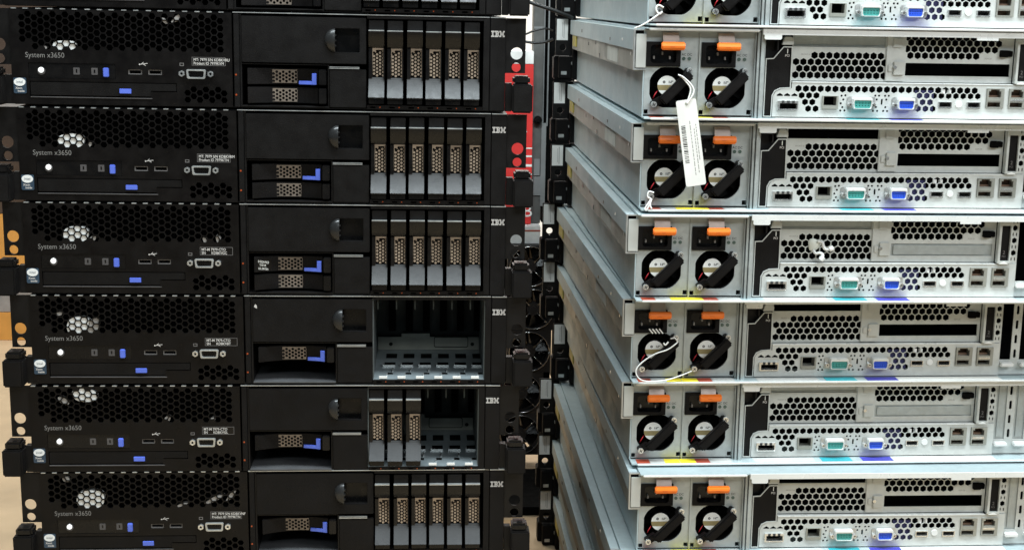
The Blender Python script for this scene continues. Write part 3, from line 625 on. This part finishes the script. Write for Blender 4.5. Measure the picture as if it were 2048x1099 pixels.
    part('small_print', 'r_sp2', lambda: text_mesh('ASM-2B', 2.1, 4.95), 'print_grey', up, 0, (331, 0, 60.0))
    def blank(a, b, c, d): return lambda: MB().box(a, b, 6.4, 7.2, c, d).plate(rrect(a+3.2, b-8, c+1.6, d-1.8, 1.2), (), 5.0, 6.4, True)
    if top: part('slot_blank', 'r_b1', lambda: MB().box(144, 234, 6.5, 7.4, 69.2, 81).box(144.4, 233.2, 5.6, 6.5, 70.2, 71.2), 'psu_plate', R_, 0.25)
    if low: part('slot_blank', 'r_b2', blank(253.6, 357.2, 43.2, 56), 'psu_plate', R_, 0.35)
    part('knob_hole', 'r_kn', lambda: MB().plate(rrect(345.2, 353.2, 62.3, 69.0, 1.2), (), 1.5, 5.5, True).plate(rrect(353.6, 357.4, 62.8, 68.4, 1), (), 2.6, 5.5, True), 'void_black', R_, 0.3)  # flat black plates stand for the dark inside of the knob hole
    # riser two
    r2 = part('riser_panel', 'r_r2', lambda: MB().plate(rect(359.6, 372.8, 37.4, 79.8), [rect(362.1, 371.0, 39.8, 75.0)], -2.4, 4), 'rear_plate', R_, 0.3, label='narrow riser bracket marked 2')
    part('panel_inset', 'r_r2i', B(361.8, 371.2, 0.2, 1.2, 39.6, 75.2), 'charcoal', r2)
    part('panel_text', 'r_r2t', lambda: text_mesh('2', 5.0, 0.1, align='CENTER', bold=0.02), 'print_dim', r2, 0, (366.6, 0, 46.4))
    part('panel_text', 'r_r2u', lambda: text_mesh('PCI', 2.6, 0.1, align='CENTER', bold=0.02), 'print_dim', r2, 0, (366.5, 0, 43.2))
    part('panel_arrow', 'r_r2a', lambda: MB().plate([(361, 36.9), (370.8, 36.9), (366.4, 39.4)], (), -2.7, -2.4, True), 'white_plastic', r2)
    part('side_mesh', 'r_sm', side_plate, 'rear_plate', R_)
    pf = part('expansion_frame', 'r_pf', pci_frame, 'rear_plate', R_, 0)
    for k in range(3):
        if pci: part('slot_blank', 'r_pb', lambda: MB().box(381.0, 393.2, 4.4, 5.2, 18.5, 78.6).box(384, 390.4, 3.4, 4.4, 21, 76), 'psu_plate', R_, 0.3, (20.5*k, 0, 0))
        part('slot_tab', 'r_pt', lambda: MB().box(380.8, 394.0, -4, 3.0, 12.6, 16.6), 'white_plastic', pf, 0.8, (20.5*k, 0, 0))
    # port panel
    lp = part('port_panel', 'r_lp', lower_plate, 'rear_plate', R_)
    part('panel_ledge', 'r_led', lambda: MB().box(143.4, 359, -0.6, 5.0, 35.6, 36.8), 'lit_zinc', lp, 0.4)
    part('inner_block', 'r_ic1', lambda: MB().box(290, 293.6, 1.4, 4, 26.8, 31).box(296, 299.6, 1.4, 4, 26.8, 31), 'white_plastic', lp, 0.3)
    part('inner_block', 'r_ic2', B(264, 283, 2.2, 4, 10, 30), 'reflected_blue', lp)  # blue block stands for the purple sticker's reflection in the holes
    sas = part('storage_port', 'r_sas', lambda: MB().plate(rect(130.6, 150.2, 9.6, 18.6), [rect(132.4, 149.2, 10.8, 16.2)], -2.4, 8), 'bright_steel', R_, 0.2)
    part('spring_finger', 'r_sasf', lambda: MB().box(134, 136.6, -2.7, -2.3, 16.4, 18.8).box(139, 141.6, -2.7, -2.3, 16.4, 18.8).box(144, 146.6, -2.7, -2.3, 16.4, 18.8), 'print_dark', sas)
    part('socket', 'r_sass', B(131, 150, 6, 7, 10, 17), 'void_black', sas)
    mg = part('management_port', 'r_mg', lambda: MB().plate(rect(173.4, 189.0, 11.2, 23.8), [rect(174.8, 187.2, 14.6, 23.2)], -1.8, 9), 'rail_steel', R_, 0.2)
    part('socket', 'r_mgs', B(174, 188, 9, 10, 12, 23.6), 'void_black', mg)
    dsub(R_, 203.4, 219.6, ('serial_port', 'serial_teal'), 'r_ser')
    dsub(R_, 247.0, 261.0, ('video_port', 'vga_blue'), 'r_vg')
    for k, x in enumerate((287, 315)):
        us = part('usb_port', 'r_usb', lambda: MB().plate(rect(0.1, 13.1, 13.3, 19.5), [rect(1.0, 12.2, 14.6, 18.8)], -1.6, 8), 'bright_steel', R_, 0.15, (x, 0, 0))
        part('socket', 'r_usbs', lambda: MB().box(0.6, 12.6, 7, 8, 14, 19).box(1.8, 11.4, 1, 7, 16.8, 18), 'gloss_black', us)
    part('locator_lamp', 'r_loc', lambda: MB().cyl(307.1, 17.4, 3.1, -1.2, 0, 20, 3.3), 'white_plastic', R_)
    lan(R_, 333.8, 350.8, 'r_lan1'); lan(R_, 355.8, 372.6, 'r_lan2')
    return R_

# ------------------------------------------------------------------ setting
def struct(name, mb, mt, bev=0):
    o = part(name, None, lambda: mb, mt, None, bev); o['kind'] = 'structure'; return o
struct('floor', MB().box(-4000, 6000, -3000, 4000, -20, 0), 'floor_tan')
struct('wall_back', MB().box(-4000, 6000, 2900, 2960, 1, 2900), 'wall_white')
Z0 = ZOFF*1000
bench = thing('wooden_bench', 'orange wooden bench with a grey rail behind the black servers', 'bench', (-0.6, 1.95, 0))
part('lower_board', None, B(-700, 760, 0, 40, 0, 66), 'wood_orange', bench, 1)
part('grey_rail', None, B(-700, 760, 6, 46, 66.5, 118), 'panel_grey', bench, 1)
part('upper_board', None, B(-700, 760, 0, 40, 119, 300), 'wood_orange', bench, 1)
part('dark_panel', None, B(-700, 760, 4, 40, 301, 520), 'bench_dark', bench, 1)
part('bench_top', None, B(-700, 760, -10, 700, 521, 560), 'panel_grey', bench, 1)
part('back_panel', None, B(-700, 760, 300, 330, 561, 1400), 'bench_dark', bench, 1)

# ------------------------------------------------------------------ stacks
H = 0.0864
ldx = [0.0, 0.0023, 0.00252, 0.00484, -0.00012, 0.0054]
ldz = [0.00056, -0.00028, -0.00022, -0.00027, -0.00064, 0.00084]
lrol = [-0.00456, -0.00399, -0.00273, -0.00105, -0.00032, 0.00245]
def floc(i):
    if i < 0: dx, dz, ro = -0.004, 0.0012, -0.0048
    elif i > 5: dx, dz, ro = 0.004, -0.0005-0.0002*(i-5), 0.0012-0.0004*(i-6)
    else: dx, dz, ro = ldx[i], ldz[i], lrol[i]
    return (dx+0.494, 0.0, -H*i+dz+0.0632+ro*(0.494-0.6576)+ZOFF), (0, -ro, 0)
GF = 'black servers stacked front side out'
ALL6 = [0, 1, 2, 3, 4, 5]
FS = {-1: ('black server on top of the black stack, touching the black cable', ALL6, 'carrier', ('MT: 7979', 'S/N KDBKVRR'), [(60, 52, 14, 5, 1)]),
 0: ('black six-drive server with two bay trays, directly under the topmost of the black stack', ALL6, 'carrier', ('MT: 7979 S/N KDBKVRU', 'Product ID 7979KVM'), [(38, 49.2, 19, 8, 1), (29, 49.6, 2.6, 2.6, 0), (135, 74, 3, 5, -2), (145, 75.5, 5, 7, 4)]),
 1: ('black six-drive server with two bay trays, sandwiched above the one bearing a white tray label', ALL6, 'carrier', ('MT: 7979 S/N KDBKVRM', 'Product ID 7979KTN'), [(36, 49.2, 22, 12, 1), (10, 50, 4, 3, 0), (62, 50, 3, 4, 1)]),
 2: ('black six-drive server with white printed label on its upper bay tray', ALL6, 'carrier', ('MT-M 7979-CTO', 'SN      KDBKVGC'), [(37, 49.2, 21, 13.5, 1), (60, 50, 5, 4, 1), (2.2, 48.6, 4, 5, 0), (163, 48.5, 3, 5, -1), (175, 48.6, 4, 7, -1)]),
 3: ('black server whose drive cage is completely empty, bare metal inside', [], 'open', ('MT-M 7979-CTO', 'SN      KDBKVBT'), [(34, 49.2, 19, 15, 2), (53, 50, 9, 13, 2), (24, 66, 5, 3, 1)]),
 4: ('black server with three drives and three empty drive slots', [0, 1, 2], 'open', ('MT-M 7979-CTO', 'SN      KDBKVGL'), [(41, 70, 21, 12, -2), (28, 67, 7, 7, -3), (125, 50, 5, 5, 1), (10, 49, 5, 4, 1), (168, 48.5, 4, 5, 0)]),
 5: ('black six-drive server with one bay tray over an open slot, under the three-drive one', ALL6, 'open', ('MT: 7979 S/N KDBKVNF', 'Product ID 7979KTN'), [(35, 49.4, 24, 17, 1), (22, 76, 6, 5, -1), (9, 49, 4, 3, 0), (160, 53, 8, 8, 8), (130, 49.5, 6, 4, 6), (178, 56, 4, 9, 4)])}
for i in range(-1, 6):
    lc, rt = floc(i); lab, slots, lb, ids, hub = FS[i]
    front_server(i, lc, rt, lab, GF, slots, lb, ids, hub, i == 2)
for i, lab in ((6, 'black server third from the bottom of the black stack'), (7, 'black server second from the bottom of the black stack'), (8, 'black server at the bottom of the black stack, on the plywood sheet')):
    lc, rt = floc(i); front_server(i, lc, rt, lab, GF, ALL6, 'carrier', ('MT-M 7979-CTO', 'SN      KDBKVHA'), [(35, 49.4, 20, 12, 1)])
o = part('plywood_sheet', None, B(380, 1020, 20, 760, 0.2, 9.2), 'plywood'); o['label'] = 'thin plywood sheet under the black server stack'; o['category'] = 'board'

RY = 0.04404
rdx = [0.0, 0.00173, -0.00137, 0.0007, 0.00299, 0.00952]
rdy = [-0.00032, 0.00186, -0.00227, -0.00216, 0.00163, -0.0090]
ryaw = [-0.00744, -0.0028, -0.00517, 0.01153, 0.01126, -0.00198]
rz = [0.07488, 0.07288, 0.0715, 0.07077, 0.07111, 0.07014]
rrol = [-0.00022, 0.0015, 0.00136, 0.00212, 0.00237, 0.00237]
def rloc(i):
    if i < 0: dx, dy, ya, z, ro = 0.0022, 0.0, -0.008, 0.0755, -0.001
    elif i > 5: dx, dy, ya, z, ro = (-0.0050, -0.0055, -0.002)[i-6], 0.0, 0.002, 0.0697, 0.001
    else: dx, dy, ya, z, ro = rdx[i], rdy[i], ryaw[i], rz[i], rrol[i]
    return (dx+1.070*math.cos(ya), RY+dy+1.070*math.sin(ya), -H*i+z-0.0197+ro*(1.070-1.0948)+ZOFF), (0, -ro, ya)
GR = 'silver servers stacked rear side out'
RS = {-1: ('silver server on top of the rear-facing stack, white string on its fan handle', 1, 0, 0),
 0: ('silver server with upper slot covered and lower slot open, white paper tag on its handle', 1, 0, 0),
 1: ('silver server with both slots open, paper tag hanging across it', 0, 0, 0),
 2: ('silver server with white putty hooks on its vent, both slots covered', 1, 1, 0),
 3: ('silver server with white wire looped round its fan handle, both slots open', 0, 0, 0),
 4: ('silver server with covered slots and blanked expansion slots, yellow pan stickers', 1, 1, 1),
 5: ('silver server with two open slots and blanked expansion slots, set slightly proud', 0, 0, 1)}
RT = {}
for i in range(-1, 6):
    lc, rt = rloc(i); lab, a, b_, c_ = RS[i]; RT[i] = rear_server(lc, rt, lab, GR, a, b_, c_)
for i, lab in ((6, 'silver server third from the bottom of the rear-facing stack'), (7, 'silver server second from the bottom of the rear-facing stack'), (8, 'silver server at the bottom of the rear-facing stack, on the floor')):
    lc, rt = rloc(i); RT[i] = rear_server(lc, rt, lab, GR, 1, 1, 1, True)
bpy.context.view_layer.update()

# ------------------------------------------------------------------ loose things on the rear stack
def on(i, p):                      # local millimetres of a rear server to world millimetres
    q = RT[i].matrix_world @ Vector((p[0]*MM, p[1]*MM, p[2]*MM)); return (q.x*1000, q.y*1000, q.z*1000)
def smooth(pts, n=6):
    P_ = [Vector(p) for p in pts]; out = []
    for i in range(len(P_)-1):
        a, b, c, d = P_[max(i-1, 0)], P_[i], P_[i+1], P_[min(i+2, len(P_)-1)]
        for k in range(n):
            t = k/n; out.append(0.5*((2*b)+(c-a)*t+(2*a-5*b+4*c-d)*t*t+(3*b-a-3*c+d)*t**3))
    out.append(P_[-1]); return out
def loose(name, mb, mt, label, cat, bev=0):
    o = part(name, None, lambda: mb, mt, None, bev); o['label'] = label; o['category'] = cat; return o
# paper tag
tg = thing('paper_tag', 'white paper tag with barcode hanging by string from a fan handle', 'tag', tuple(c*MM for c in on(0, (38.2, -19, 21.6))), (0.0, -0.163, -0.02))
part('tag_card', None, lambda: MB().plate(rrect(-9.6, 9.6, -84, -2, 2.0), [circ(0, -6, 1.6, 12)], -0.25, 0.25, True), 'white_paper', tg)
bar = MB(); z = -26.0
while z > -62:
    h_ = random.choice((0.5, 0.7, 1.1)); bar.box(-7.6, -3.6, -0.32, -0.26, z-h_, z); z -= h_+random.choice((0.5, 0.8, 1.1))
part('barcode', None, lambda: bar, 'print_dark', tg)
ln = MB()
for x, z0_, z1_ in ((1.0, -74, -22), (4.4, -72, -30), (6.4, -60, -26)):
    z = z0_
    while z < z1_: l_ = random.uniform(1.5, 5); ln.box(x-0.35, x+0.35, -0.32, -0.26, z, min(z+l_, z1_)); z += l_+0.9
part('tag_print', None, lambda: ln, 'print_grey', tg)
st = [on(0, p) for p in ((31, -16, 42.5), (36, -18, 40), (43.5, -19, 33), (45.5, -19.4, 26), (39.4, -19.8, 15.6))]
st2 = [on(0, p) for p in ((33, -16, 41.5), (38, -18, 36.5), (42.6, -19, 29), (39.2, -19.6, 15.6))]
inv = tg.matrix_world
bpy.context.view_layer.update(); iv = tg.matrix_world.inverted()
def tolocal(pts): return [tuple(c*1000 for c in (iv @ (Vector(p)*MM))) for p in pts]
part('string', None, lambda: MB().tube(smooth(tolocal(st)), 0.75, 7).tube(smooth(tolocal(st2)), 0.7, 7), 'string_white', tg)
# white wire loop
wl = [(36, -17, 47), (40, -18, 48), (43, -17, 44), (40, -18, 41), (33, -17.5, 36), (22, -17, 32), (11, -16.5, 25), (3.5, -16.5, 17), (3.5, -16.5, 10), (9, -17, 4.8), (20, -17, 3.6), (34, -16, 4.8), (48, -14, 8.5), (60, -10, 12)]
loose('white_wire', MB().tube(smooth([on(3, p) for p in wl]), 0.7, 8).tube(smooth([on(3, p) for p in ((34, -17, 44), (31, -18, 41), (29, -18, 43))]), 0.8, 6), 'string_white', 'thin white wire looped round a power supply fan handle', 'wire')
for k in range(4): pass
stp = thing('striped_sticker', 'small sticker of slanted white stripes on a mains inlet', 'sticker', RT[3].location, RT[3].rotation_euler)
for k in range(4): part('stripe', None, lambda: MB().bar((17+3.4*k, 53.6), (21+3.4*k, 48.8), 1.3, -2.5, -2.3), 'white_paper', stp)
# string ends
loose('white_string', MB().tube(smooth([on(1, p) for p in ((12, -12, 18), (7, -13, 19), (6, -13, 14), (9, -13, 12), (6, -14, 7), (3.5, -14.5, 3), (5, -15, 1.6), (8, -14, 7), (10, -13, 12))]), 0.8, 7).tube(smooth([on(1, p) for p in ((9, -13, 12), (8.4, -15, 6), (10, -15, 3))]), 0.9, 6), 'string_white', 'frayed white string knotted on a lower handle screw', 'string')
loose('white_string', MB().tube(smooth([on(-1, p) for p in ((13, -12, 17), (8, -13, 19), (6, -13, 15), (9, -13, 11), (12, -12.5, 13))]), 0.9, 7).tube(smooth([on(-1, p) for p in ((9, -13, 11), (2, -14, 6), (-6, -15, 1), (-14, -14, -2.6))]), 0.75, 6), 'string_white', 'white string tied to the topmost handle with its end sticking out', 'string')
# putty hooks
ph = thing('putty_hook', 'pale putty blob with two white curled hooks on a rear vent', 'hook', RT[2].location, RT[2].rotation_euler)
def blob():
    mb = MB(); n, m_ = 14, 7; vs = []; fs = []
    for i in range(m_+1):
        f = math.pi/2*i/m_
        for j in range(n):
            a = 2*math.pi*j/n; r = 6.4*math.cos(f)*(1+0.12*math.sin(3*a+1))
            vs.append((177.2+r*math.cos(a), 4.9-3.2*math.sin(f), 54.2+r*math.sin(a)))
    for i in range(m_):
        for j in range(n): fs.append((i*n+j, i*n+(j+1) % n, (i+1)*n+(j+1) % n, (i+1)*n+j))
    return mb.add(vs, fs, True)
part('blob', None, blob, 'putty', ph)
part('hook', None, lambda: MB().tube(smooth([(180, 2, 58), (184, 0, 57), (185.2, -1, 53), (187.5, -2, 50.6), (192, -3, 51.2)]), 1.5, 8).tube(smooth([(190.5, -3, 51.0), (192.5, -3, 51.8), (194, -3, 52.4)]), 2.7, 10), 'white_plastic', ph)
part('hook', None, lambda: MB().tube(smooth([(176, 2, 49), (178, 0, 46.4), (182, -1, 47), (184.5, -2, 45), (183.6, -3, 41.5)]), 1.5, 8).tube(smooth([(184.2, -3, 43.4), (183.4, -3, 41.6), (182.4, -3, 40.2)]), 2.7, 10), 'white_plastic', ph)

# ------------------------------------------------------------------ things seen through the gap
def wz(z): return z*1000+Z0
ft = thing('fan_tower', 'dark tower of stacked fans with chrome finger guards between the stacks', 'fan unit', (1.045, 1.0, 0.0))
for k in range(5):
    zc = wz(-0.2745-0.0738*k); xo = (-3, 4, -2, -14, -15)[k]
    f_ = part('fan_frame', 'ft_fr', lambda: MB().plate(rect(-37.5, 37.5, -36.6, 36.6), [circ(0, 0, 34.6, 32)], 0, 26, True), 'fan_frame', ft, 0, (xo, 0, zc))
    gd = MB()
    for r_ in (34.2,): gd.tube([(r_*math.cos(2*math.pi*i/36), -2.2, r_*math.sin(2*math.pi*i/36)) for i in range(37)], 0.7 if r_ < 34 else 1.0, 6)
    for i in range(4): a = math.pi/4+math.pi/2*i; gd.tube([(9*math.cos(a), -2.4, 9*math.sin(a)), (35*math.cos(a), -2.4, 35*math.sin(a))], 0.6, 5)
    part('finger_guard', 'ft_gd', lambda: gd, 'chrome', f_)
    bl = MB()
    for i in range(7):
        a = 2*math.pi*i/7; bl.add([(9*math.cos(a), 4, 9*math.sin(a)), (32*math.cos(a), 3, 32*math.sin(a)), (32*math.cos(a+0.7), 16, 32*math.sin(a+0.7)), (9*math.cos(a+0.6), 14, 9*math.sin(a+0.6))], [(0, 1, 2, 3)])
    part('fan_blades', 'ft_bl', lambda: bl, 'gloss_black', f_)
    part('fan_hub', 'ft_hb', lambda: MB().cyl(0, 0, 11, 1, 22, 24).cyl(0, 0, 5, -0.6, 1, 16), 'fan_frame', f_)
part('tower_back', None, B(-60, 40, 60, 70, 36, wz(-0.2385)), 'void_black', ft)
part('tower_leg', None, B(-58, -50, 0, 60, 0, 60), 'black_steel', ft)
part('tower_side', None, B(42, 70, 30, 60, 0, wz(-0.2385)), 'black_steel', ft)
loose('floor_shade_box', MB().box(880, 1140, 800, 985, 0.5, 14), 'void_black', 'low black box added as floor shade before the fan tower', 'tray', 1)  # black box added; stands for the shaded floor here
cw = thing('white_carton', 'low white carton lying on the fan tower', 'carton', (0.96, 1.01, ZOFF-0.238))
part('carton_box', None, B(-60, 99, 0, 140, 0.3, 30), 'carton_white', cw, 0.8)
part('carton_flap', None, B(-60, 99, -0.8, -0.2, 22, 24), 'red_sticker', cw)
cr_ = thing('red_carton', 'tall red carton with white lettering standing on the white carton', 'carton', (0.96, 1.03, ZOFF-0.2075))
part('carton_box', None, B(25, 84.0, 0, 60, 0.2, 268), 'carton_red', cr_, 0.8)
for k, (z0_, z1_, x0_) in enumerate(((12, 44, 66), (84, 86, 72), (98, 102, 72), (114, 117, 72), (128, 130, 72), (140, 152, 66), (154, 164, 66))):
    if z1_-z0_ < 8: part('white_stripe', None, B(x0_, 84, -0.4, -0.1, z0_, z1_), 'carton_white', cr_)
    else: part('lettering', None, lambda: text_mesh('BLI'[k % 3], (z1_-z0_)*0.9, -0.2, bold=0.1), 'carton_white', cr_, 0, (x0_+4, 0, z0_+1))
part('carton_shoulder', None, B(25, 84.0, 1, 59, 268.4, 290), 'carton_white', cr_, 0.8)
pp = thing('grey_rack_post', 'grey metal rack post with small plates beside the red carton', 'post', (1.045, 1.02, ZOFF-0.2075))
part('post_body', None, B(-1, 15.6, 20, 60, 0.3, 640), 'post_grey', pp, 0.5)
part('post_edge', None, B(16.2, 18.2, 24, 60, 95, 640), 'post_light', pp, 0.2)
part('post_edge', None, B(14.8, 22.8, 18, 30, 30, 170), 'post_light', pp, 0.3)
part('gap_panel', None, B(18.8, 70, 32, 60, 0.3, 640), 'void_black', pp)  # black panel added to darken the gap beyond the post
part('post_rim', None, B(23.4, 25.6, 24, 60, 165, 640), 'post_light', pp, 0.2)
part('post_knob', None, lambda: MB().cyl(8, 176, 7, 13, 20, 20).cyl(8, 176, 3.6, 11, 13, 16), 'gloss_black', pp)
part('post_plate', None, B(3, 13, 18.6, 19.9, 82, 110), 'post_light', pp, 0.2)
part('post_plate', None, B(3, 15, 18.2, 19.9, 48, 80), 'post_light', pp, 0.2)
part('post_band', None, B(-0.8, 15.4, 18.8, 19.9, 326, 330), 'post_light', pp, 0.2)
# black cables across the gap
loose('black_cable', MB().tube(smooth([(960, 625, wz(0.182)), (991.6, 620, wz(0.1675)), (1003.8, 620, wz(0.1623)), (1018.9, 620, wz(0.1573)), (1039.4, 620, wz(0.151)), (1056, 622, wz(0.1450)), (1064, 630, wz(0.1420))]), 2.6, 10), 'cable_black', 'black cable crossing the gap to the silver stack', 'cable')
loose('thin_cable', MB().tube(smooth([(1005, 950, wz(0.104)), (1025.2, 950, wz(0.1122)), (1037, 950, wz(0.1171)), (1055, 952, wz(0.121)), (1068, 960, wz(0.118))]), 1.6, 8), 'cable_black', 'thin black cable in front of the white wall, upper of two', 'cable')
loose('thin_cable', MB().tube(smooth([(1005, 950, wz(0.103)), (1025.5, 950, wz(0.0997)), (1039, 950, wz(0.0983)), (1056, 952, wz(0.100)), (1068, 960, wz(0.104))]), 2.2, 8), 'cable_black', 'black cable just above the top of the red carton', 'cable')
